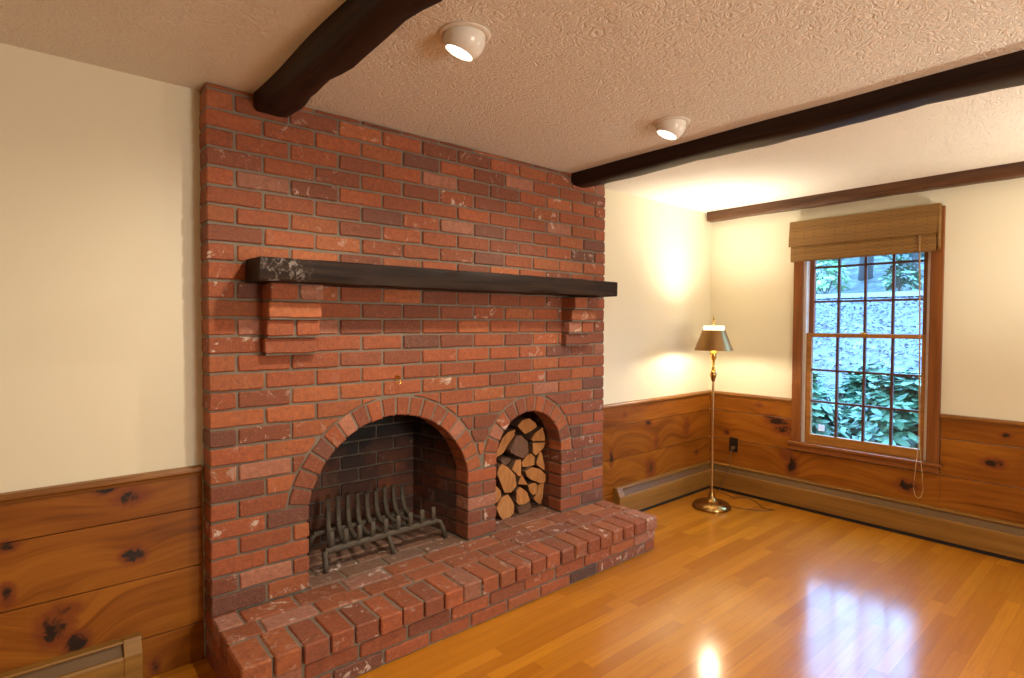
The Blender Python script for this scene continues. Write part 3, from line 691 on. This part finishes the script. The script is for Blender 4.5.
# ------------------------------------------------------------------ outlet
ol = empty('wall_outlet', (W - .0145, -.112, .367), 'small black electrical outlet on the pine wall below the window height', 'outlet')
mb = MB(); mb.box(W - .0195, W - .0145, -.147, -.077, .312, .424); obj('cover_plate', mb, OUTM, ol, bevel=.002)
for z in (.392, .344):
    mb = MB(); mb.lathe([(.017, 0), (.0165, .002), (.0, .0022)], (W - .0195, -.112, z), 20, (-1, 0, 0)); obj('socket', mb, OUTM, ol)

# ------------------------------------------------------------------ floor lamp
lx, ly = 3.19, -.212
lamp = empty('floor_lamp', (lx, ly, 0), 'brass floor lamp with bronze cone shade standing lit in the corner', 'floor lamp')
def lat(name, prof, mat, lab=None, n=40, closed=False, mi=0, par=None, ang=45):
    mb = MB(); mb.lathe(prof, (lx, ly, 0), n, None, closed); return obj(name, mb, mat, par or lamp, smooth=True, angle=ang, label=lab)
lat('base', [(.0, .0), (.128, .0), (.133, .004), (.133, .012), (.128, .022), (.118, .034), (.10, .043), (.07, .049), (.048, .054), (.034, .062), (.025, .078), (.019, .1), (.014, .125), (.011, .15), (.0, .152)], BRASS)
lat('pole', [(.0, .14), (.0085, .14), (.0085, .93), (.0, .93)], POLE, n=20)
lat('cup', [(.0, .905), (.010, .905), (.014, .92), (.022, .945), (.024, .962), (.018, .975), (.012, .984), (.0, .984)], BRASS)
lat('column', [(.0, .98), (.012, .98), (.016, .992), (.011, 1.004), (.008, 1.02), (.011, 1.036), (.009, 1.05), (.013, 1.062), (.0, 1.064)], GOLD)
lat('socket', [(.0, 1.062), (.015, 1.062), (.021, 1.075), (.021, 1.12), (.017, 1.126), (.0, 1.126)], GOLD)
shd = lat('lamp_shade', [(.131, 1.128), (.076, 1.272), (.0745, 1.272), (.129, 1.1285)], SHADEM, 'bronze metal cone shade', 48, True)
lat('diffuser', [(.068, 1.225), (.069, 1.298), (.0665, 1.3), (.0645, 1.298), (.0635, 1.225)], MILK, 'glowing white glass ring', 40, True)
mb = MB()
for k in range(3):
    a_ = k * 2.094 + .4; mb.tube([(lx, ly, 1.262), (lx + .07 * math.cos(a_), ly + .07 * math.sin(a_), 1.262)], .0016, 5)
obj('shade_spider', mb, BRASS, lamp)
lat('harp_rod', [(.0, 1.262), (.003, 1.262), (.003, 1.315), (.0, 1.316)], GOLD, n=10)
lat('finial', [(.0, 1.312), (.006, 1.314), (.004, 1.322), (.008, 1.337), (.007, 1.352), (.003, 1.372), (.0, 1.392)], GOLD, n=16)
lat('bulb', [(.0, 1.122), (.010, 1.124), (.011, 1.128), (.014, 1.134), (.013, 1.138), (.0, 1.139)], mk_emit('lit_bulb', (1, .85, .6), 6), 'lit bulb under the shade', 20)
light('floor_lamp_uplight', 'SPOT', (lx, ly, 1.215), 95, (1.0, .91, .76), (lx, ly, 3), spot_size=math.radians(150), spot_blend=1.0, shadow_soft_size=.05)
light('floor_lamp_light', 'POINT', (lx, ly, 1.162), 13, (1.0, .90, .68), shadow_soft_size=.02)
mb = MB(); mb.tube([(W - .021, -.112, .344), (W - .045, -.114, .338), (W - .07, -.116, .30), (W - .085, -.118, .22), (W - .09, -.09, .13), (W - .088, -.045, .02), (W - .10, -.03, .004), (W - .14, -.11, .004), (W - .18, -.22, .004), (W - .09, -.265, .004), (W - .14, -.36, .004), (W - .25, -.465, .004), (W - .22, -.53, .004), (W - .3, -.5, .004), (W - .38, -.36, .004), (lx + .128, ly - .03, .004)], .003, 6)
obj('power_cord', mb, CORD, lamp, smooth=True, label='thin brown cord on the floor')
mb = MB(); mb.box(W - .042, W - .0195, -.124, -.1, .334, .356); obj('plug', mb, CORD, lamp, bevel=.003)

# ------------------------------------------------------------------ outside the window
GRASS = NT('leaf_strewn_ground'); _p = GRASS.pos()
GRASS.set(Base_Color=GRASS.ramp(GRASS.noise(_p, 9, 6, .75), [(.3, (.055, .060, .055)), (.5, (.15, .145, .15)), (.7, (.31, .30, .32))]), Roughness=.9); GRASS.bump(GRASS.noise(_p, 14, 5, .8), .8, .05); GRASS = GRASS.mat
def gz(dx):
    pts = [(.1, -.05), (1.6, .02), (2.4, .15), (8, 1.78), (10, 1.86), (10.05, 1.86), (14, 2.3), (26, 6.0), (60, 9)]
    for (a, p), (b, q) in zip(pts, pts[1:]):
        if dx <= b: return p + (q - p) * max(0, (dx - a)) / (b - a)
    return 9
mb = MB(); ysg = [-14 + 1.5 * i for i in range(29)]
FOREST = NT('forest_floor'); FOREST.set(Base_Color=FOREST.ramp(FOREST.noise(FOREST.pos(), 2.2, 6, .7), [(.32, (.015, .022, .022)), (.5, (.055, .07, .06)), (.68, (.15, .18, .15))]), Roughness=.9); FOREST = FOREST.mat
for nm, xsg, gm in (('ground', [.142, .8, 1.6, 2.4, 3.2, 4, 5, 6, 7, 8, 9, 10], GRASS), ('hillside', [10, 12, 14, 17, 20, 23, 26, 40], FOREST)):
  mb = MB()
  vs_ = [(W + dx, y, gz(dx) + R.uniform(-.05, .05) * (1 if dx > 2 else .2)) for dx in xsg for y in ysg]; n = len(ysg)
  mb.add(vs_, [(i * n + j, i * n + j + 1, (i + 1) * n + j + 1, (i + 1) * n + j) for i in range(len(xsg) - 1) for j in range(n - 1)]); obj(nm, mb, gm, smooth=True, kind='structure')
mb = MB(); mb.box(W + 8.1, W + 9.9, -14, 26, 1.84, 1.93); obj('road', mb, plain('pale_gravel', (.42, .42, .42), .9), kind='structure')
LITM = mk_leaf('dry_leaves', (.08, .07, .07), (.34, .30, .31), .8); mb = MB()
for i in range(5500):
    dx = R.uniform(2.2, 8); y = R.uniform(-2.5, 4.5); z = gz(dx) + .06; s = R.uniform(.018, .042); a_ = R.uniform(0, 6.28); tl = R.uniform(-.8, .8)
    ca, sa = math.cos(a_), math.sin(a_); c = (R.random(), 0, 0, 1)
    mb.add([(W + dx + s * (ca * u - sa * v * .6), y + s * (sa * u + ca * v * .6), z + s * (tl * u + .5 * v * v)) for u, v in ((-1, 0), (0, -1), (1, 0), (0, 1))], [(0, 1, 2), (0, 2, 3)], c)
obj('leaf_litter', mb, LITM, label='carpet of fallen leaves on the slope outside the window', cat='leaves', kind='stuff')
RHO = mk_leaf('rhododendron_leaf', (.025, .085, .04), (.20, .32, .17), .35); STEM = plain('shrub_stem', (.10, .07, .05), .9)
def shrub(cx, cy, rx, ry, hh, nw, lab, llen=.115, mat=RHO, name='rhododendron_shrub', z0=0., cat='shrub', grp='shrubs outside the window'):
    root = empty(name, (W + cx, cy, z0), lab, cat, grp); mb = MB(); st = MB()
    for i in range(nw):
        th = R.uniform(0, 6.283); ph = R.uniform(.05, 1.45); rr = R.uniform(.72, 1)
        c = Vector((W + cx + rx * rr * math.cos(th) * math.cos(ph), cy + ry * rr * math.sin(th) * math.cos(ph), z0 + hh * (.12 + .88 * rr * math.sin(ph))))
        ax = Vector((math.cos(th) * math.cos(ph), math.sin(th) * math.cos(ph), math.sin(ph) + .7)).normalized()
        if i % 5 == 0: st.tube([(W + cx, cy, z0), (c + Vector((W + cx, cy, z0))) / 2 + Vector((0, 0, .05)), c], .006, 5)
        q = Vector((0, 0, 1)).rotation_difference(ax); t0 = R.random() * 6; nl = R.randint(6, 8)
        for k in range(nl):
            a_ = t0 + k * 6.283 / nl + R.uniform(-.2, .2); l = llen * R.uniform(.8, 1.25); wd_ = l * .2; dr = R.uniform(-.25, .35)
            P = []
            for u, w_ in ((.08, .25), (.4, .95), (.7, .9), (1, .05)):
                zc = l * (.15 * u + dr * u * u * -1)
                for sgn in (-1, 0, 1): P.append(c + q @ Vector((u * l * math.cos(a_) - sgn * w_ * wd_ * math.sin(a_), u * l * math.sin(a_) + sgn * w_ * wd_ * math.cos(a_), zc + abs(sgn) * .15 * wd_)))
            mb.add(P, [(j * 3 + i2, j * 3 + i2 + 1, j * 3 + i2 + 4, j * 3 + i2 + 3) for j in range(3) for i2 in range(2)], (R.random(), 0, 0, 1))
    obj('foliage', mb, mat, root, smooth=True); obj('stem', st, STEM, root)
shrub(1.40, -.88, .45, .40, .92, 300, 'broad-leaved shrub outside the right half of the lower sash')
shrub(1.6, .10, .45, .42, .86, 300, 'broad-leaved shrub outside the left edge of the lower sash')
shrub(2.55, -.3, .42, .5, .90, 240, 'broad-leaved shrub seen farther back between the two nearest shrubs')
YG = mk_leaf('young_leaf', (.18, .36, .14), (.50, .70, .38), .5)
shrub(10.6, 3.2, .5, .5, 1.2, 90, 'pale green bush beyond the road at the left of the upper sash', .13, YG, 'bush', gz(10.6), 'shrub', 'bushes beyond the road')
shrub(11.0, 1.75, .4, .4, .9, 70, 'bushy low plant beyond the road at the right of the upper sash', .13, RHO, 'bush', gz(11.0), 'shrub', 'bushes beyond the road')
FAR = mk_leaf('forest_leaf', (.03, .06, .045), (.20, .27, .20), .6)
for i, (dx, y, hh, r, lab) in enumerate([(12.6, 4.3, 6, .12, 'slim tree beyond the road at the left edge of the upper sash'), (13.2, 1.9, 7, .15, 'tree beyond the road at the right edge of the upper sash'),
        (15.2, 3.7, 7, .2, 'thickest tree trunk on the hillside in the middle of the upper sash'), (18, 3.2, 7, .16, 'far hillside tree right of the thickest trunk in the upper sash'), (18.5, 6.1, 7, .18, 'far hillside tree between the left edge tree and the thickest trunk')]):
    z = gz(dx) - .1; root = empty('tree', (W + dx, y, z), lab, 'tree', 'trees beyond the road outside the window')
    mb = MB(); mb.tube([(W + dx + .1 * math.sin(t * 2 + i), y + .15 * math.sin(t * 3 + i), z + hh * t) for t in (0, .25, .5, .75, 1)], [r, r * .85, r * .7, r * .5, r * .2], 10); obj('trunk', mb, plain('grey_trunk', (.16, .14, .13), .9), root, smooth=True)
    mb = MB()
    for k in range(300):
        t = R.uniform(.14, .55); rad = R.uniform(.2, 1.05); a_ = R.uniform(0, 6.28); c = Vector((W + dx + rad * math.cos(a_), y + rad * math.sin(a_), z + hh * t)); s = R.uniform(.08, .2)
        vv = [c + Vector((R.uniform(-s, s), R.uniform(-s, s), R.uniform(-s, s))) for _ in range(4)]; mb.add(vv, [(0, 1, 2), (1, 2, 3)], (R.random(), 0, 0, 1))
    obj('foliage', mb, FAR, root)
